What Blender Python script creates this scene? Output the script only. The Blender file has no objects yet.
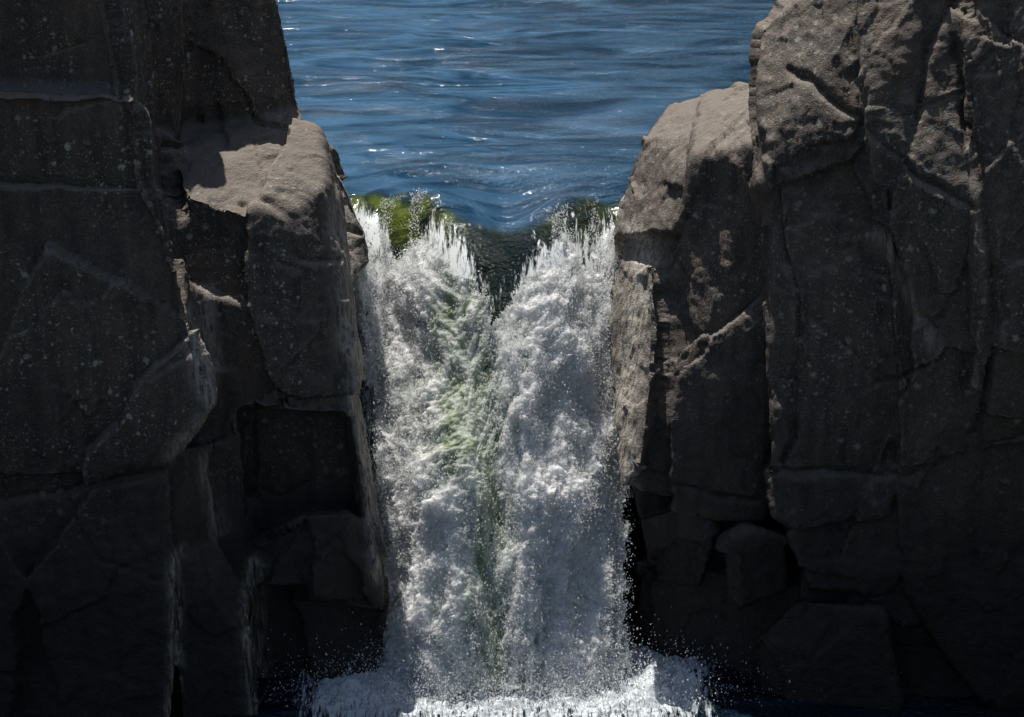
import bpy, bmesh, math, random
import numpy as np
from mathutils import Vector
random.seed(3); rng=np.random.default_rng(7)
scene=bpy.context.scene
# ---------------- camera ----------------
CY,CZ=-19.0,5.4; PITCH=math.radians(20); FPX=1980.0
cam=bpy.data.cameras.new("camera"); camo=bpy.data.objects.new("camera",cam)
scene.collection.objects.link(camo); camo.location=(0,CY,CZ)
camo.rotation_euler=(math.radians(90)-PITCH,0,0); cam.sensor_width=36; cam.lens=FPX/1024*36
cam.clip_end=2000; scene.camera=camo
cp,sp=math.cos(PITCH),math.sin(PITCH)
def P(px,py,y):
    a=px-512.0; b=358.5-py
    d=(a, FPX*cp+b*sp, -FPX*sp+b*cp)
    t=(y-CY)/d[1]
    return (d[0]*t, y, CZ+d[2]*t)
# ---------------- noise ----------------
def h3(i,j,k,seed):
    n=(i*374761393+j*668265263+k*2147483647+seed*974634777)&0xffffffff
    n=((n^(n>>13))*1274126177)&0xffffffff
    n=((n^(n>>16))*2246822519)&0xffffffff
    n=n^(n>>15)
    return (n&0xffffff)/float(0xffffff)
def vn(p,seed=0):
    f=np.floor(p); i=f.astype(np.int64); t=p-f; t=t*t*t*(t*(t*6-15)+10)
    r=0
    for a in (0,1):
        wa=t[:,0] if a else 1-t[:,0]
        for b in (0,1):
            wb=t[:,1] if b else 1-t[:,1]
            for c in (0,1):
                wc=t[:,2] if c else 1-t[:,2]
                r=r+wa*wb*wc*h3(i[:,0]+a,i[:,1]+b,i[:,2]+c,seed)
    return r*2-1
def _rot(a,b,c):
    ca,sa,cb,sb,cc,sc_=math.cos(a),math.sin(a),math.cos(b),math.sin(b),math.cos(c),math.sin(c)
    return np.array([[1,0,0],[0,ca,-sa],[0,sa,ca]])@np.array([[cb,0,sb],[0,1,0],[-sb,0,cb]])@np.array([[cc,-sc_,0],[sc_,cc,0],[0,0,1]])
ROTS=[_rot(.7+k*1.3,.5+k*.9,.9+k*1.7) for k in range(8)]
def fbm(p,o=5,g=0.5,seed=0,mode=0):
    r=0;A=1;s=0
    for k in range(o):
        v=vn((p@ROTS[k])*(2.03**k)+k*17.3,seed+k)
        if mode==1: v=np.abs(v)*2-0.6
        if mode==2: v=0.6-np.abs(v)*2
        r=r+A*v; s+=A; A*=g
    return r/s
def worley(p,seed=0):
    f=np.floor(p).astype(np.int64)
    F1=np.full(len(p),9.);F2=np.full(len(p),9.);idr=np.zeros(len(p)); S=np.zeros_like(p)
    for a in (-1,0,1):
        for b in (-1,0,1):
            for c in (-1,0,1):
                i=f[:,0]+a;j=f[:,1]+b;k=f[:,2]+c
                s=np.stack([i+h3(i,j,k,seed),j+h3(i,j,k,seed+1),k+h3(i,j,k,seed+2)],1)
                d=np.sqrt(((p-s)**2).sum(1)); r=h3(i,j,k,seed+3)
                n=d<F1
                F2=np.where(n,F1,np.minimum(F2,d)); idr=np.where(n,r,idr); S=np.where(n[:,None],s,S); F1=np.where(n,d,F1)
    return F1,F2,idr,S
def sm(a,b,x):
    t=np.clip((x-a)/(b-a),0,1); return t*t*(3-2*t)
# ---------------- mesh helpers ----------------
def make_obj(name,V,F,mat,smooth=True,attrs=None):
    V=np.asarray(V,dtype=np.float32); F=np.asarray(F,dtype=np.int32)
    me=bpy.data.meshes.new(name); n=F.shape[1]
    me.vertices.add(len(V)); me.vertices.foreach_set("co",V.ravel())
    me.loops.add(F.size); me.loops.foreach_set("vertex_index",F.ravel())
    me.polygons.add(len(F)); me.polygons.foreach_set("loop_start",np.arange(0,F.size,n,dtype=np.int32))
    me.polygons.foreach_set("loop_total",np.full(len(F),n,dtype=np.int32))
    me.update(calc_edges=True)
    me.polygons.foreach_set("use_smooth",np.full(len(me.polygons),smooth,dtype=bool))
    for k,v in (attrs or {}).items():
        a=me.attributes.new(k,'FLOAT','POINT'); a.data.foreach_set("value",np.asarray(v,dtype=np.float32))
    me.materials.append(mat)
    o=bpy.data.objects.new(name,me); scene.collection.objects.link(o); return o
def grid_faces(nu,nv):
    i=np.arange(nu*nv).reshape(nv,nu)
    return np.stack([i[:-1,:-1].ravel(),i[:-1,1:].ravel(),i[1:,1:].ravel(),i[1:,:-1].ravel()],1)
def grid_normals(G):
    du=np.gradient(G,axis=1); dv=np.gradient(G,axis=0)
    n=np.cross(du,dv); n/=np.linalg.norm(n,axis=2,keepdims=True)+1e-9
    return n
# ---------------- materials ----------------
def newmat(name):
    m=bpy.data.materials.new(name); m.use_nodes=True; nt=m.node_tree; nt.nodes.clear()
    out=nt.nodes.new('ShaderNodeOutputMaterial'); return m,nt,out
class N:
    def __init__(s,nt): s.nt=nt
    def n(s,t,**k):
        x=s.nt.nodes.new(t)
        for a,b in k.items():
            if a in ('inp',):
                for q,v in b.items():
                    if isinstance(v,bpy.types.NodeSocket): s.nt.links.new(v,x.inputs[q])
                    else: x.inputs[q].default_value=v
            else: setattr(x,a,b)
        return x
    def math(s,op,a,b=0.0,clamp=False):
        x=s.n('ShaderNodeMath',operation=op,use_clamp=clamp,inp={0:a,1:b}); return x.outputs[0]
    def mix(s,f,a,b,bt='MIX'):
        x=s.nt.nodes.new('ShaderNodeMix'); x.data_type='RGBA'; x.blend_type=bt
        for q,v in ((0,f),(6,a),(7,b)):
            if isinstance(v,bpy.types.NodeSocket): s.nt.links.new(v,x.inputs[q])
            else: x.inputs[q].default_value=v
        return x.outputs[2]
    def rng(s,v,a,b,c=0.0,d=1.0):
        x=s.n('ShaderNodeMapRange',inp={0:v,1:a,2:b,3:c,4:d}); return x.outputs[0]
    def noise(s,vec,scale,detail=4,rough=.55,dist=0.0):
        x=s.n('ShaderNodeTexNoise',inp={'Vector':vec,'Scale':scale,'Detail':detail,'Roughness':rough,'Distortion':dist}); return x.outputs[0]
    def vor(s,vec,scale,feature='F1'):
        return s.n('ShaderNodeTexVoronoi',feature=feature,inp={'Vector':vec,'Scale':scale})
    def scalev(s,vec,sc):
        x=s.n('ShaderNodeMapping',inp={'Vector':vec}); x.inputs['Scale'].default_value=sc; return x.outputs[0]

def rock_material():
    m,nt,out=newmat("basalt_rock"); g=N(nt)
    geo=g.n('ShaderNodeNewGeometry'); pos=geo.outputs['Position']
    pale=g.n('ShaderNodeAttribute',attribute_name="pale").outputs['Fac']
    big=g.noise(pos,0.9,4,.6); med=g.noise(pos,6,5,.65); fine=g.noise(pos,60,3,.7)
    col=g.mix(g.rng(big,.35,.65),(0.042,0.035,0.031,1),(0.118,0.090,0.070,1))
    col=g.mix(g.rng(med,.35,.7),col,(0.085,0.070,0.061,1))
    col=g.mix(g.math('MULTIPLY',g.rng(fine,.45,.72),.5),col,(0.25,0.215,0.185,1))
    col=g.mix(g.math('MULTIPLY',g.rng(fine,.42,.30),.6),col,(0.022,0.019,0.018,1))
    st=g.noise(g.scalev(pos,(5,5,.6)),1.6,4,.6)
    col=g.mix(g.math('MULTIPLY',g.rng(st,.5,.75),.45),col,(0.21,0.16,0.12,1))
    col=g.mix(g.math('MULTIPLY',g.rng(st,.48,.30),.6),col,(0.026,0.022,0.021,1))
    ru=g.noise(pos,2.3,3,.6)
    col=g.mix(g.math('MULTIPLY',g.rng(ru,.58,.72),.4),col,(0.17,0.11,0.07,1))
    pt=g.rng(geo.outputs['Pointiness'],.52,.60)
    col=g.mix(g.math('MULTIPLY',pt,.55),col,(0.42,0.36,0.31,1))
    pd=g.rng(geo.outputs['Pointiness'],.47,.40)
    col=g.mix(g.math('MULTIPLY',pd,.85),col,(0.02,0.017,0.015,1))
    sep=g.n('ShaderNodeSeparateXYZ',inp={0:pos}); z=sep.outputs[2]
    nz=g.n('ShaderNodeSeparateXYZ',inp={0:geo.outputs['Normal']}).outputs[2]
    # upward faces lightened: sunlight on the ledges painted into the colour
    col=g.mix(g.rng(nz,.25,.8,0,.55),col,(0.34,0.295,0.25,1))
    wpos=g.n('ShaderNodeVectorMath',operation='ADD',inp={0:pos,1:g.n('ShaderNodeVectorMath',operation='SCALE',inp={0:g.n('ShaderNodeTexNoise',inp={'Vector':pos,'Scale':30.0}).outputs[1],'Scale':.06}).outputs[0]}).outputs[0]
    lm=None
    for sc,th,rt,am in ((7,.26,.74,1.0),(15,.30,.66,.95),(34,.34,.55,.75)):
        v=g.vor(wpos,sc); d=g.rng(v.outputs['Distance'],th,th*.5,0,am)
        rs=g.n('ShaderNodeSeparateXYZ',inp={0:v.outputs['Color']}).outputs[0]
        k=g.math('MULTIPLY',d,g.math('GREATER_THAN',rs,rt))
        lm=k if lm is None else g.math('MAXIMUM',lm,k)
    patch=g.math('MULTIPLY',g.rng(g.noise(pos,1.3,4,.65),.42,.57,.08,1),g.rng(z,-3.0,-1.0))
    lm=g.math('MULTIPLY',g.math('MULTIPLY',lm,patch),g.rng(sep.outputs[0],-2.0,2.0,1.0,.65))
    col=g.mix(lm,col,(0.50,0.48,0.40,1))
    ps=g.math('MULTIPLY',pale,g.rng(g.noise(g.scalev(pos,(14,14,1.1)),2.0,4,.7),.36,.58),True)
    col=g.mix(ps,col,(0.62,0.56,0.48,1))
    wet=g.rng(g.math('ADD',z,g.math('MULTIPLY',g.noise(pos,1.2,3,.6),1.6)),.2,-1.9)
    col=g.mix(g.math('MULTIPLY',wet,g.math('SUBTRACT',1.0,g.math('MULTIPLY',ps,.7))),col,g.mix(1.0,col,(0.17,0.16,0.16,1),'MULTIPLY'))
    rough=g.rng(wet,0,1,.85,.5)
    h=g.math('ADD',g.math('MULTIPLY',med,1.0),g.math('MULTIPLY',fine,.42))
    b2=g.n('ShaderNodeBump',inp={'Height':h,'Strength':.8,'Distance':.055})
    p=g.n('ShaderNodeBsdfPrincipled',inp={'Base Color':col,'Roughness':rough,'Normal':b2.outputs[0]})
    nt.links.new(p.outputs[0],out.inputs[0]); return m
ROCK=rock_material()

def water_material(name,foamcol,b0,b1):
    m,nt,out=newmat(name); g=N(nt)
    geo=g.n('ShaderNodeNewGeometry'); pos=geo.outputs['Position']
    fo=g.n('ShaderNodeAttribute',attribute_name="foam").outputs['Fac']
    gr=g.n('ShaderNodeAttribute',attribute_name="green").outputs['Fac']
    al=g.n('ShaderNodeAttribute',attribute_name="algae").outputs['Fac']
    n1=g.noise(g.scalev(pos,(.45,1.2,1)),1.0,2,.45,2.2)
    n2=g.noise(g.scalev(pos,(.8,1.8,1)),3.6,3,.5,1.5)
    n3=g.noise(g.scalev(pos,(1.0,1.3,1)),18,3,.6,.4)
    sepx=g.n('ShaderNodeSeparateXYZ',inp={0:pos}).outputs[0]
    gust=g.rng(g.math('ADD',g.noise(g.scalev(pos,(.4,1.0,1)),.9,4,.6,.8),g.math('MULTIPLY',sepx,.045)),.42,.60,.04,1.0)
    b=g.n('ShaderNodeBump',inp={'Height':n1,'Strength':1.0,'Distance':.15})
    b=g.n('ShaderNodeBump',inp={'Height':n2,'Strength':.8,'Distance':.022,'Normal':b.outputs[0]})
    b=g.n('ShaderNodeBump',inp={'Height':n3,'Strength':gust,'Distance':.10,'Normal':b.outputs[0]})
    blue=g.mix(g.rng(n1,.36,.62),b0,b1)
    gcol=g.mix(g.math('MULTIPLY',al,g.rng(g.noise(g.scalev(pos,(1.5,1,.6)),2.6,4,.6),.42,.6)),(0.005,0.014,0.014,1),(0.10,0.13,0.016,1))
    col=g.mix(gr,blue,gcol)
    p=g.n('ShaderNodeBsdfPrincipled',inp={'Base Color':col,'Roughness':.09,'IOR':1.36,'Normal':b.outputs[0]})
    streak=g.noise(g.scalev(pos,(9,1.2,1.6)),3.4,5,.75,.5)
    k=g.math('MULTIPLY',g.rng(g.math('ADD',fo,streak),.98,1.10),1.0)
    f=g.n('ShaderNodeBsdfPrincipled',inp={'Base Color':foamcol,'Roughness':.4})
    mx=g.n('ShaderNodeMixShader',inp={0:k,1:p.outputs[0],2:f.outputs[0]})
    nt.links.new(mx.outputs[0],out.inputs[0]); return m
WATER=water_material("river_water",(.82,.86,.86,1),(0.012,0.048,0.096,1),(0.055,0.135,0.235,1))  # river blues raised to paint in sky reflection, varying with the waves
POOL=water_material("pool_water",(.60,.65,.68,1),(0.002,0.008,0.016,1),(0.006,0.020,0.036,1))

def foam_material():
    m,nt,out=newmat("white_water"); g=N(nt)
    geo=g.n('ShaderNodeNewGeometry'); pos=geo.outputs['Position']
    gr=g.n('ShaderNodeAttribute',attribute_name="green").outputs['Fac']
    n=g.noise(g.scalev(pos,(2.2,1,.35)),4,4,.6)
    gm=g.math('MULTIPLY',gr,g.rng(n,.85,.35),True)
    col=g.mix(gm,(.98,.985,.98,1),(.30,.37,.22,1))
    b=g.n('ShaderNodeBump',inp={'Height':g.noise(g.scalev(pos,(1.4,1,.7)),80,3,.8),'Strength':.8,'Distance':.022})
    d=g.n('ShaderNodeBsdfPrincipled',inp={'Base Color':col,'Roughness':.4,'Normal':b.outputs[0],'IOR':1.33,
        'Subsurface Weight':.9,'Subsurface Scale':.10})
    d.inputs['Subsurface Radius'].default_value=(1,1,1)
    nt.links.new(d.outputs[0],out.inputs[0]); return m
FOAM=foam_material()
def drop_material():
    m,nt,out=newmat("water_droplets"); g=N(nt)
    d=g.n('ShaderNodeBsdfPrincipled',inp={'Base Color':(.97,.98,.98,1),'Roughness':.25})
    t=g.n('ShaderNodeBsdfTranslucent',inp={'Color':(.97,.98,.98,1)})
    mx=g.n('ShaderNodeMixShader',inp={0:.5,1:d.outputs[0],2:t.outputs[0]})
    nt.links.new(mx.outputs[0],out.inputs[0]); return m
DROP=drop_material()

# ---------------- cliffs ----------------
def ray_ext(pts,dy): return pts+[(a,b,c+dy) for a,b,c in pts]
def polydist(xz,poly,yy):
    pp=[P(a,b,yy) for a,b in poly]; dm=np.full(len(xz),9.)
    for a,b in zip(pp[:-1],pp[1:]):
        A=np.array([a[0],a[2]]);B=np.array([b[0],b[2]]);AB=B-A
        t=np.clip(((xz-A)@AB)/(AB@AB),0,1); dm=np.minimum(dm,np.linalg.norm(xz-(A+t[:,None]*AB),axis=1))
    return dm
def build_cliff(blocks,masses,cracks,pales,seed,voxel=.025):
    bmA=bmesh.new()
    me=bpy.data.meshes.new("tmp")
    for pts in [[P(*q) for q in b] for b in blocks]+masses:
        bm=bmesh.new()
        for q in pts: bm.verts.new(q)
        r=bmesh.ops.convex_hull(bm,input=bm.verts)
        bad=[e for e in set(r['geom_interior']+r['geom_unused']) if isinstance(e,bmesh.types.BMVert)]
        bmesh.ops.delete(bm,geom=bad,context='VERTS')
        bmesh.ops.recalc_face_normals(bm,faces=bm.faces)
        t=bpy.data.meshes.new("t"); bm.to_mesh(t); bmA.from_mesh(t); bm.free(); bpy.data.meshes.remove(t)
    bmA.to_mesh(me); bmA.free()
    o=bpy.data.objects.new("rock_cliff",me); scene.collection.objects.link(o)
    md=o.modifiers.new("r",'REMESH'); md.mode='VOXEL'; md.voxel_size=voxel
    ms=o.modifiers.new("s",'SMOOTH'); ms.factor=.5; ms.iterations=5
    dg=bpy.context.evaluated_depsgraph_get(); me2=bpy.data.meshes.new_from_object(o.evaluated_get(dg))
    o.modifiers.clear(); o.data=me2; me=me2
    n=len(me.vertices); V=np.empty(n*3,np.float32); me.vertices.foreach_get("co",V); V=V.reshape(-1,3).astype(float)
    NN=np.empty(n*3,np.float32); me.vertex_normals.foreach_get("vector",NN); NN=NN.reshape(-1,3).astype(float)
    warp=np.stack([fbm(V*1.6+q,3,seed=seed+q) for q in (1,5,9)],1)
    d=.03*fbm(V*.7,3,seed=seed)
    vis=sm(.15,.5,fbm(V*.8+40,2,seed=seed+77))       # fractures are open only here and there
    for sc,off,gr,cw,cd,sd in (((.55,.55,.30),.07,.11,.014,.05,11),((1.4,1.4,.8),.012,.070,.014,.012,31),((3.6,3.6,2.4),.006,.07,.02,.004,51)):
        q=(V+warp*.10)*np.array(sc)@np.array([[.97,0,.24],[0,1,0],[-.24,0,.97]]); F1,F2,idr,S=worley(q,seed+sd)
        gd=np.stack([np.sin(idr*91.7),np.sin(idr*47.3+1),np.sin(idr*71.1+2)],1)
        d+=off*(idr-.5)+gr*((q-S)*gd).sum(1)/np.mean(sc)*.7
        d-=cd*vis*np.exp(-((F2-F1)/cw)**1.2)
    d=np.clip(d,-.12,.11)
    d+=.010*fbm(V*3.1,4,seed=seed+50,mode=2)+.022*fbm(V*7,5,.68,seed=seed+60)
    wob=.05*np.stack([fbm(V*3,3,seed=seed+80),fbm(V*3,3,seed=seed+81)],1); xz=V[:,[0,2]]+wob
    for poly,w,dep in cracks:
        dm=polydist(xz,poly,-2.6); d-=dep*np.exp(-(dm/w)**2)*(NN[:,1]<-.1)*(.55+.45*fbm(V*1.7,3,seed=seed+91))
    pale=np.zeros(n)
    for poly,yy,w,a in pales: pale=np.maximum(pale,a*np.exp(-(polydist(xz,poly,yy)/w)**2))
    V+=NN*d[:,None]
    me.vertices.foreach_set("co",V.astype(np.float32).ravel()); me.update()
    me.polygons.foreach_set("use_smooth",np.ones(len(me.polygons),dtype=bool))
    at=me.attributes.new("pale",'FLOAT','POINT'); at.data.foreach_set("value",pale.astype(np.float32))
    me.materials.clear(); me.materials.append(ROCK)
    print("cliff verts",n); return o
def box(x0,x1,y0,y1,z0,z1): return [(x,y,z) for x in (x0,x1) for y in (y0,y1) for z in (z0,z1)]

L=[]
L.append([(-160,-160,-2.2),(70,-160,-2.1),(98,-5,-2.3),(126,84,-2.35),(-160,80,-2.3),(-160,-160,2),(110,-160,0),(147,-5,-.4),(166,150,-.6)])
L.append([(-160,78,-2.65),(-160,300,-2.8),(134,92,-2.6),(148,182,-2.65),(-160,182,-2.75),(163,140,-1.1),(170,190,-1.1),(-160,60,0),(120,84,-2.2)])
L.append([(-160,184,-2.72),(150,186,-2.68),(176,250,-2.75),(209,400,-2.95),(168,458,-2.95),(80,478,-2.95),(-160,482,-3.0),(176,190,-1.3),(190,250,-1.5),(216,400,-2.3),(-160,480,0),(180,458,-1)])
L.append(ray_ext([(-160,470,-2.85),(165,462,-2.8),(176,560,-2.95),(170,760,-3.3),(-160,760,-3.3)],2.5))
L.append(ray_ext([(120,-120,-.7),(172,-120,-.6),(178,0,-.6),(191,95,-.75),(178,160,-.9),(120,200,-.8)],2.))
L.append([(165,-120,-.2),(255,-120,-.1),(165,120,-.55),(274,-2,-.2),(302,92,-.45),(302,118,-.4),(250,104,-.6),(200,108,-.6),(165,-120,1.4),(245,-120,1.4),(262,0,1.2),(285,92,.8),(285,130,.6),(165,130,1.4)])
L.append(ray_ext([(120,60,-.42),(240,90,-.42),(300,130,-.35),(300,220,-.6),(120,260,-.7)],1.4))
L.append(ray_ext([(140,120,-1.15),(186,140,-1.05),(190,240,-1.5),(150,240,-1.6)],1.0))
L.append(ray_ext([(150,370,-2.3),(235,370,-2.2),(262,560,-2.35),(262,770,-2.7),(150,770,-2.7)],1.4))
L.append([(180,192,-1.75),(240,212,-1.9),(290,216,-1.85),(322,190,-1.55),(170,150,-1.0),(196,120,-.5),(304,97,-.35),(318,138,-.6),
 (214,405,-2.25),(300,414,-2.3),(352,414,-2.1),(338,300,-1.85),(332,200,-1.0),(344,300,-1.2),(356,405,-1.5),(180,190,1),(296,104,.6),(214,405,0),(345,405,0)])
L.append([(176,168,-1.25),(232,176,-1.45),(262,150,-1.0),(215,132,-.6),(180,200,-1.7),(236,204,-1.75),(262,190,-1.4),(200,160,-.6)])
L.append([(262,122,-.75),(306,112,-.55),(318,150,-.9),(300,178,-1.35),(268,170,-1.3),(270,196,-1.5),(316,190,-1.4),(290,130,-.3)])
L.append([(322,205,-1.4),(336,255,-.8),(342,330,-1.8),(356,430,-2.05),(374,566,-2.45),(382,560,-2.1),(364,400,-1.2),(332,300,-1),(344,500,-1.6)])
L.append(ray_ext([(318,140,-.1),(332,154,-.15),(348,182,-.3),(366,232,-.5),(370,262,-.6),(340,298,-.8),(322,240,-.6)],1.1))
L.append(ray_ext([(205,395,-1.8),(362,400,-1.7),(376,530,-1.8),(230,548,-1.95)],2))
L.append(ray_ext([(250,532,-2.1),(300,516,-2.4),(345,512,-2.4),(380,530,-2.2),(386,600,-2.3),(382,610,-2.4),(262,590,-2.6),(300,590,-2.6)],1.5))
L.append(ray_ext([(262,596,-2.3),(384,604,-2.1),(382,668,-2.25),(340,690,-2.4),(270,760,-2.6)],1.5))
L.append(ray_ext([(330,600,-1.9),(388,650,-1.9),(388,770,-2.0),(220,770,-2.4)],1.5))
L.append(ray_ext([(168,452,-2.75),(215,440,-2.4),(226,540,-2.45),(178,560,-2.85)],1.5))
L.append(ray_ext([(176,552,-2.85),(222,538,-2.5),(248,590,-2.7),(262,660,-3.0),(265,770,-3.2),(182,770,-3.2)],1.6))
ML=[box(-9,-4.1,.2,9,-5.2,1.6),box(-9,-5.5,-3.4,3,-5.2,2.6),box(-5,-1.6,-1.0,2.0,-5.2,-.4),box(-5,-3.0,-.6,1.6,-1,1.0),
 [(-2.2,.7,-.65),(1.6,.7,-.65),(-2.2,-.2,-1.8),(1.6,-.2,-1.8),(-2.2,-1.6,-4.4),(1.6,-1.6,-4.4),(-2.2,3,-.9),(1.6,3,-.9),(-2.2,3,-5),(1.6,3,-5)]]
CL=[([(0,183),(60,180),(150,186)],.03,.12),([(0,488),(80,478),(168,458)],.035,.12),([(60,470),(110,540),(165,560)],.02,.05),([(120,0),(100,40),(0,70)],.02,.04),
    ([(230,220),(280,240),(290,280),(345,300)],.025,.08),([(225,410),(215,470),(225,540)],.03,.08),([(0,330),(10,480)],.03,.07)]
PL=[([(330,215),(343,330),(360,430),(378,560)],-2.0,.08,.9),([(176,560),(176,740)],-3.0,.06,.9),([(246,590),(260,740)],-2.9,.07,.8),([(192,320),(209,400),(170,456)],-2.8,.06,.7),([(205,460),(222,535)],-2.5,.07,.6)]  # sunlit rims of the left blocks, painted in as pale colour
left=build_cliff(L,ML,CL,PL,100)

R=[]
R.append([(644,140,-.3),(668,104,.2),(712,84,.4),(744,84,.4),(630,200,-.6),(622,240,-.75),(608,292,-1.0),(610,340,-1.25),(654,262,-1.25),(704,178,-1.35),(770,150,-1.7),
 (795,300,-2.1),(795,440,-2.2),(760,518,-2.25),(642,494,-2.15),(626,480,-1.9),(652,140,1.0),(742,92,1.3),(608,292,0.3),(626,480,0),(795,440,0)])
R.append([(700,100,-.1),(712,92,.1),(750,84,-.2),(700,160,-1.35),(766,140,-1.75),(690,220,-1.4),(780,230,-1.9),(700,110,1),(780,110,1)])
R.append([(650,262,-1.45),(658,330,-1.8),(640,470,-2.35),(620,490,-2.25),(612,400,-1.6),(604,300,-1.0),(626,255,-1.0),(668,400,-1.9),(690,470,-1.5),(690,270,-.9)])
R.append([(754,26,-1.3),(770,6,-1.25),(798,-14,-1.2),(752,78,-1.6),(766,150,-2.05),(780,210,-2.25),(797,300,-2.5),(797,430,-2.6),(776,470,-2.6),(900,-120,-1.2),(940,-100,-2.),(960,200,-2.7),(930,340,-2.85),(880,470,-2.75),
  (800,40,.3),(850,-20,.3),(800,150,.3),(940,-100,2),(790,470,0),(930,470,0)])
R.append([(836,-160,-1.6),(866,128,-2.7),(880,250,-2.9),(935,346,-3.0),(1000,-160,-1.9),(966,200,-3.0),(966,420,-3.05),(1190,-160,-1.9),(1190,420,-3.1),(900,468,-2.9),(860,-160,1),(1190,-160,2),(880,460,0),(1190,420,0)])
R.append([(968,-160,-2.2),(970,100,-2.8),(982,250,-3.2),(972,420,-3.25),(1190,-160,-2.4),(1190,430,-3.3),(970,-160,1),(1190,430,0),(975,420,0)])
R.append(ray_ext([(768,472,-2.5),(790,462,-2.65),(900,464,-2.75),(888,515,-2.8),(800,530,-2.75),(772,512,-2.6)],1.5))
R.append(ray_ext([(790,532,-2.55),(880,522,-2.6),(908,560,-2.75),(890,590,-2.75),(810,590,-2.7)],1.5))
R.append(ray_ext([(726,545,-2.4),(745,530,-2.45),(785,535,-2.4),(788,590,-2.4),(740,608,-2.5),(728,590,-2.45)],1.))
R.append(ray_ext([(630,485,-1.7),(765,505,-1.95),(770,620,-2.0),(655,590,-1.8)],1.8))
R.append(ray_ext([(640,520,-1.9),(690,500,-2.15),(715,540,-2.2),(700,590,-2.1),(650,585,-1.9)],1.3))
R.append(ray_ext([(635,560,-1.75),(800,585,-2.3),(1190,560,-2.6),(1190,780,-3.0),(720,780,-2.5),(625,780,-1.8)],2.))
R.append(ray_ext([(895,470,-2.8),(1190,425,-3.05),(1190,700,-3.0),(980,700,-2.9),(905,590,-2.75)],2.))
R.append(ray_ext([(755,640,-2.5),(800,600,-2.65),(880,610,-2.8),(900,700,-2.9),(870,780,-3.0),(760,780,-2.8)],1.))
R.append(ray_ext([(800,380,-2.5),(1190,380,-2.7),(1190,640,-2.8),(800,640,-2.45)],1.5))
R.append(ray_ext([(840,420,-2.66),(960,420,-2.75),(960,620,-2.75),(850,620,-2.62)],1.5))
MR=[box(4.3,9,.4,9,-5.2,1.6),box(5.5,9,-3.4,3,-5.2,2.6),box(1.35,5,-1.2,2.0,-5.2,-.4)]
CR=[([(802,88),(868,130),(905,165),(962,192)],.03,.10),([(958,0),(962,120),(978,250),(966,420)],.04,.16),([(775,470),(900,468),(1024,420)],.035,.09),([(770,150),(780,230),(797,310),(795,440),(770,480)],.035,.11),
    ([(800,310),(880,380),(935,346)],.02,.05),([(640,492),(700,505),(760,518)],.03,.08),([(765,380),(850,390),(930,350)],.02,.05),([(1020,130),(985,230),(990,320)],.02,.05)]
PR=[([(645,262),(634,330),(624,400),(620,480)],-1.8,.13,1.0),([(612,260),(606,320)],-1.0,.07,.6),([(880,250),(935,346)],-2.9,.06,.4)]  # main mineral streak first; last line paints a slightly sunlit ridge pale
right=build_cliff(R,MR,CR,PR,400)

# ---------------- flow surface ----------------
def yL(x): return 0.02+.85*sm(-.35,-1.3,x)+.50*sm(.10,1.0,x)
def flow_z(x,y):
    s=np.maximum(yL(x)-y,0)
    g=np.where(s<.7,.9*s*s,.441+1.26*(s-.7)+.17*(s-.7)**2)
    pre=.13*np.exp(-((x+.72)/.36)**2-((y-.45)/.22)**2)+.12*np.exp(-((x-.55)/.35)**2-((y-.32)/.20)**2)
    dip=-.16*np.exp(-((x+.05)/.38)**2)*sm(2.6,.3,y)
    return -g+pre+dip*sm(-1.2,.2,y)
xs=np.linspace(-5,5,460); ys=np.concatenate([np.linspace(-1.5,3,300,endpoint=False),np.linspace(3,14,330,endpoint=False),np.linspace(14,90,100)])
xs=np.concatenate([np.linspace(-40,-5,20,endpoint=False),xs,np.linspace(5.5,40,20)])
X,Y=np.meshgrid(xs,ys); x=X.ravel();y=Y.ravel()
z=flow_z(x,y)
p3=np.stack([x,y,0*x],1)
z+=.045*fbm(np.stack([x*.8,y*1.5,0*x],1)+3.1,3,.45,seed=5)*sm(-.2,1.5,y)
z+=.008*fbm(np.stack([x*3.5,y*5.5,0*x],1)+7,4,.55,seed=6)
r=np.sqrt((x-.0)**2+((y-.2)*1.2)**2)
z+=.026*np.sin(r*12+3.2*fbm(p3*1.3,3,seed=9))*np.exp(-((r-1.6)/.8)**2)*(y>0)
z+=.012*fbm(np.stack([x*9,y*2.5,0*x],1),4,.6,seed=12)*sm(.9,0,y)
s=yL(x)-y
ax=np.abs(x+.12)
lf=fbm(np.stack([x*2.6,y*1.2,0*x],1)+5,3,.5,seed=97)
foam=(.36+.26*lf)*sm(-.10,.25,s)*sm(.06,.4,ax)*(ax<1.7)+.16*sm(.30,.65,s+.25*lf)*sm(.15,.45,ax)+.42*sm(.1,.8,s)*sm(.5,.1,ax)
green=sm(-.12,.22,s)
algae=sm(-.30,-.75,x)*.8+.20*sm(.2,.6,x)+.12
F=grid_faces(len(xs),len(ys)); ok=~((y<.5)&((x<-1.7)|(x>1.45)))
F=F[ok[F].all(1)]
river=make_obj("river_water",np.stack([x,y,z],1),F,WATER,True,{"foam":foam,"green":green,"algae":algae})

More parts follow.
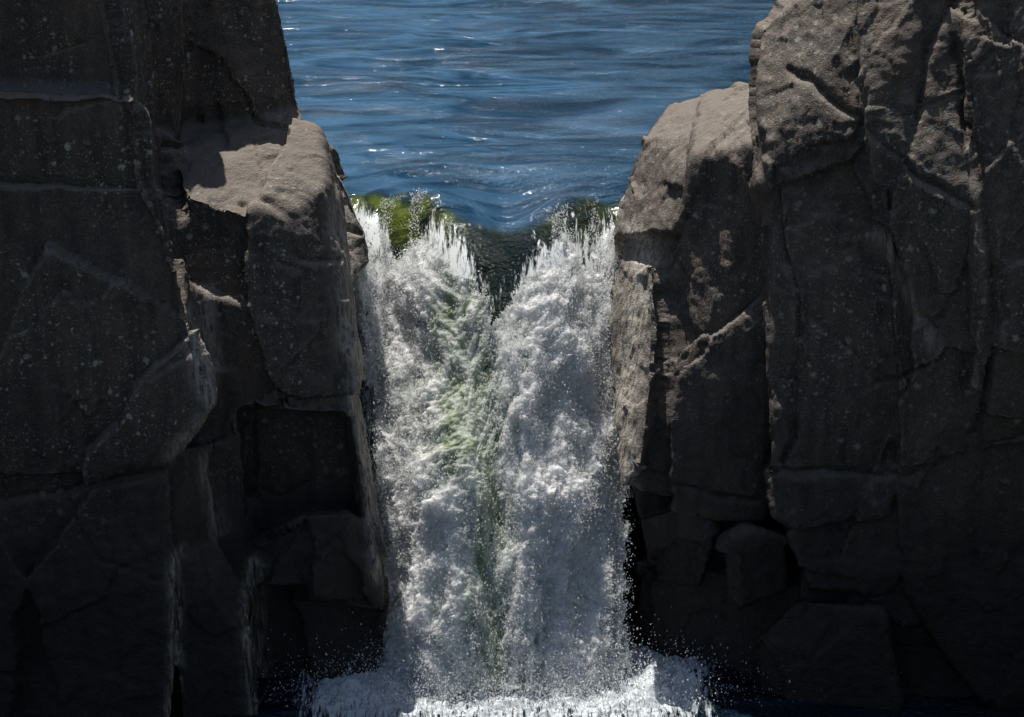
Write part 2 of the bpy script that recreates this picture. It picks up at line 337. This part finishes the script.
# waterfall
nu,nv=640,920
xs=np.linspace(-1.8,1.5,nu); ys=np.linspace(.65,-2.75,nv)
X,Y=np.meshgrid(xs,ys)
Z=flow_z(X.ravel(),Y.ravel()).reshape(X.shape)
G=np.stack([X,Y,Z],2); Nn=grid_normals(G); Nn*=np.sign(Nn[:,:,2:3])
x=X.ravel();y=Y.ravel();zz=Z.ravel()
s=yL(x)-y
xv=np.interp(-y,[.3,.9,1.3,1.7,2.1,2.7],[-.34,-.46,-.42,-.30,-.22,-.20])+.04*np.sin(y*9)
wv=np.interp(-y,[.3,.9,1.4,2.0,2.7],[.18,.25,.25,.18,.13])
tr=np.exp(-((x-xv)/wv)**2)*sm(.5,.9,s)
slant=np.interp(-y,[-.5,.2,1.0,1.8,2.7],[0,.10,.42,.60,.66])
us=np.where(x<xv,x-slant*.9,x+slant*.85)
L3=-zz
lob=0
for cx,cy,wx,wy,a in ((-.60,-.55,.35,.45,.10),(-1.0,-.9,.28,.4,.08),(-.48,-1.75,.24,.40,.24),(-.56,-2.3,.25,.3,.18),
                      (.40,-.85,.26,.42,.22),(.12,-1.25,.20,.34,.15),(.85,-.6,.25,.4,.08),(.55,-1.6,.26,.4,.20),(.15,-1.9,.20,.3,.16),(.75,-2.2,.28,.35,.18)):
    dd=((x-cx-.25*(y-cy)*np.sign(cx))/wx)**2+((y-cy)/wy)**2; lob=np.maximum(lob,a*np.exp(-dd**1.3))
q=np.stack([us,L3*.34,y*.2],1)
wq=.18*np.stack([fbm(q*2.0+3,3,seed=61),fbm(q*2.0+8,3,seed=62),0*x],1); q=q+wq
D=lob+.09*(1-np.exp(-((x-xv)/.24)**2))*sm(.1,.9,s)
big_=fbm(q*3.0,3,.5,seed=21,mode=1); strand=fbm(q*8+4,4,.6,seed=24,mode=2)
D+=.13*big_*sm(.3,1.0,s)*(1-.5*tr)
D+=.080*strand*sm(.1,.8,s)*(1-.5*tr)
p0=np.stack([x,y,zz*.65],1); p0=p0+.05*np.stack([fbm(p0*5,2,seed=63),fbm(p0*5,2,seed=64),fbm(p0*5,2,seed=65)],1)
D+=.070*fbm(p0*6.5,4,.62,seed=33,mode=1)*sm(.2,.9,s)*(1-.7*tr)
D+=.040*fbm(np.stack([us*22,L3*7,y*3],1)+wq*20,4,.65,seed=27,mode=2)*(1-.5*tr)
D+=.040*fbm(np.stack([x,y,zz],1)*19,4,.72,seed=29,mode=1)*(1-.6*tr)
D+=.022*fbm(np.stack([x,y,zz],1)*52,3,.75,seed=31)*(1-.6*tr)
hw=np.interp(s,[.25,.5,.7,.95,1.1],[.62,.38,.20,.06,-.2])
cen=np.interp(s,[0,1.2],[-.04,-.22])
rag=fbm(np.stack([us*8,y*4.5,L3*3],1),5,.70,seed=40)
lowr=fbm(np.stack([x*3,y*.6,0*x],1),3,.5,seed=44)
st0=np.where(x<-.1,.42,.32)+.34*lowr
cover=np.clip(sm(0,.5,s-st0)*sm(-.16,.16,np.abs(x-cen)-hw+.12*lowr),0,1)+1.0*sm(1.0,1.4,s)
zr=L3/3.9
xl=-1.56+.38*zr; xr=1.10-.0*zr
side=np.minimum(x-xl,xr-x)
keep=(cover+.9*rag>.5)&(side+.16*rag>0)&(s>.12)
V=G.reshape(-1,3)+Nn.reshape(-1,3)*(D+.03)[:,None]*sm(.05,.7,s)[:,None]
V[:,0]+=.03*fbm(np.stack([x,y,zz],1)*9,3,seed=55)
F=grid_faces(nu,nv); F=F[keep[F].all(1)]
thin=.40*sm(.05,-.55,strand+.5*big_)
green=np.clip(tr*1.05+.6*sm(.75,.1,cover)*(s<1.3)+thin,0,1)
fall=make_obj("waterfall",V,F[:, ::-1],FOAM,True,{"green":green})

# plunge pool
PZ=-3.9
xs=np.linspace(-9,9,800); ys2=np.concatenate([np.linspace(-16,-4,160,endpoint=False),np.linspace(-4,-1.2,320)])
X,Y=np.meshgrid(xs,ys2); px_=X.ravel();py_=Y.ravel()
m=np.exp(-(np.maximum(np.abs(px_+.05)-1.5,0)/.7)**2)*np.exp(-(np.maximum(-2.4-py_,0)/1.6)**2)
q=np.stack([px_,py_,0*px_],1)
z=PZ+.03*fbm(q*1.5,3,seed=70)+m*(.04+.12*fbm(q*2.4,4,.55,seed=71,mode=1)+.07*fbm(q*9,4,.6,seed=75,mode=1))
z+=.015*fbm(q*8,4,.6,seed=85)
make_obj("plunge_pool",np.stack([px_,py_,z],1),grid_faces(len(xs),len(ys2)),POOL,True,{"foam":np.clip(m*.70,0,1),"green":0*px_})

# spray droplets
octv=np.array([[1,0,0],[-1,0,0],[0,1,0],[0,-1,0],[0,0,1],[0,0,-1]],float)
octf=np.array([[0,2,4],[2,1,4],[1,3,4],[3,0,4],[2,0,5],[1,2,5],[3,1,5],[0,3,5]])
def drops(C,Rr):
    n=len(C); st=np.ones((n,1,3)); st[:,0,2]=rng.uniform(.8,2.2,n)
    V=C[:,None,:]+octv[None]*Rr[:,None,None]*st
    F=octf[None]+np.arange(n)[:,None,None]*6
    return V.reshape(-1,3),F.reshape(-1,3)
w_=keep*(1-.8*tr)*(.15+np.clip(rag+.3,0,1)); w_/=w_.sum()
NF=Nn.reshape(-1,3)
a=rng.choice(len(V),85000,p=w_); o1=rng.exponential(.028,len(a))
C1=V[a]+NF[a]*o1[:,None]+rng.normal(0,.014,(len(a),3))
ed=np.where(keep&(side<.16))[0]; b_=rng.choice(ed,8000)
C2=V[b_]+rng.normal(0,.05,(len(b_),3))+NF[b_]*rng.exponential(.05,len(b_))[:,None]
g3=G.reshape(-1,3)
lp=np.where((s>.1)&(s<.8)&(np.abs(x+.17)>.3)&(side>0)&(fbm(np.stack([x*9,y*2,0*x],1),3,seed=95)>.08))[0]; c_=rng.choice(lp,3200)
C3=g3[c_]+np.array([0,0,1])*rng.exponential(.022,len(c_))[:,None]+rng.normal(0,.012,(len(c_),3))
C4=np.stack([rng.normal(0,.85,20000),rng.uniform(-3.0,-2.2,20000),PZ+.02+rng.exponential(.13,20000)],1)
C=np.concatenate([C1,C2,C3,C4]); Rr=np.exp(rng.normal(math.log(.0040),.40,len(C))); Rr=np.clip(Rr,.002,.010)
dv,df=drops(C,Rr)
make_obj("water_spray",dv,df,DROP,False)

# terrain
xs=np.concatenate([np.linspace(-600,-40,30,endpoint=False),np.linspace(-40,40,121),np.linspace(60,600,30)]); ys=np.concatenate([np.linspace(-600,-30,25,endpoint=False),np.linspace(-30,100,160),np.linspace(115,700,30)])
X,Y=np.meshgrid(xs,ys); x=X.ravel();y=Y.ravel()
z=np.where(y<1.2,-5.0,-1.6)+0*x
bank=sm(8,16,np.abs(x))*np.where(y<1.2,7,3.5); z=z+bank*sm(-40,-10,y)+sm(38,48,y)*4.0*(1-sm(8,16,np.abs(x)))
z+=.5*fbm(np.stack([x*.1,y*.1,0*x],1),4,seed=90)
def ground_mat():
    m,nt,out=newmat("ground"); g=N(nt); pos=g.n('ShaderNodeNewGeometry').outputs['Position']
    c=g.mix(g.rng(g.noise(pos,.4,6,.6),.4,.6),(.05,.065,.03,1),(.12,.10,.07,1))
    b=g.n('ShaderNodeBump',inp={'Height':g.noise(pos,4,5,.6),'Strength':.6,'Distance':.1})
    p=g.n('ShaderNodeBsdfPrincipled',inp={'Base Color':c,'Roughness':.9,'Normal':b.outputs[0]}); nt.links.new(p.outputs[0],out.inputs[0]); return m
make_obj("ground",np.stack([x,y,z],1),grid_faces(len(xs),len(ys)),ground_mat())

def leaf_mat():
    m,nt,out=newmat("tree_foliage"); g=N(nt); pos=g.n('ShaderNodeNewGeometry').outputs['Position']
    c=g.mix(g.rng(g.noise(pos,.7,4,.6),.4,.6),(.03,.055,.015,1),(.09,.12,.035,1))
    p=g.n('ShaderNodeBsdfPrincipled',inp={'Base Color':c,'Roughness':.7}); nt.links.new(p.outputs[0],out.inputs[0]); return m
cs=[]
for i in range(46):
    tx=rng.uniform(-14,30); ty=rng.uniform(40,54); h=rng.uniform(10,18)
    if tx<1: h*=.35
    k=1300; uu=rng.normal(0,1,(k,3)); uu/=np.linalg.norm(uu,axis=1)[:,None]; rr=rng.uniform(.4,1,k)**.5
    c=uu*rr[:,None]*np.array([h*.24,h*.24,h*.44])+np.array([tx,ty,2.2+h*.5]); c+=np.stack([fbm(c*.8,2,seed=7+j) for j in range(3)],1)
    cs.append(c)
c=np.concatenate(cs); n=len(c); e1=rng.normal(0,.34,(n,3)); e2=rng.normal(0,.34,(n,3))
V4=np.stack([c-e1,c-e2,c+e1,c+e2],1).reshape(-1,3); make_obj("distant_trees",V4,np.arange(n*4).reshape(-1,4),leaf_mat(),False)

# ---------------- light ----------------
EL=math.radians(70); AZ=math.radians(-27)
sd=Vector((math.sin(AZ)*math.cos(EL),math.cos(AZ)*math.cos(EL),math.sin(EL)))
sun=bpy.data.lights.new("sun",'SUN'); sun.energy=5.0; sun.angle=math.radians(.5); sun.color=(1,.95,.88)
so=bpy.data.objects.new("sun",sun); scene.collection.objects.link(so); so.rotation_euler=sd.to_track_quat('Z','Y').to_euler(); so.location=(0,0,30)
w=bpy.data.worlds.new("World"); scene.world=w; w.use_nodes=True; nt=w.node_tree
sky=nt.nodes.new('ShaderNodeTexSky'); sky.sky_type='NISHITA'; sky.sun_disc=False; sky.sun_elevation=EL; sky.sun_rotation=AZ
bg=nt.nodes['Background']; bg.inputs[1].default_value=.062; nt.links.new(sky.outputs[0],bg.inputs[0])
scene.view_settings.view_transform='Standard'; scene.view_settings.look='None'; scene.view_settings.exposure=0
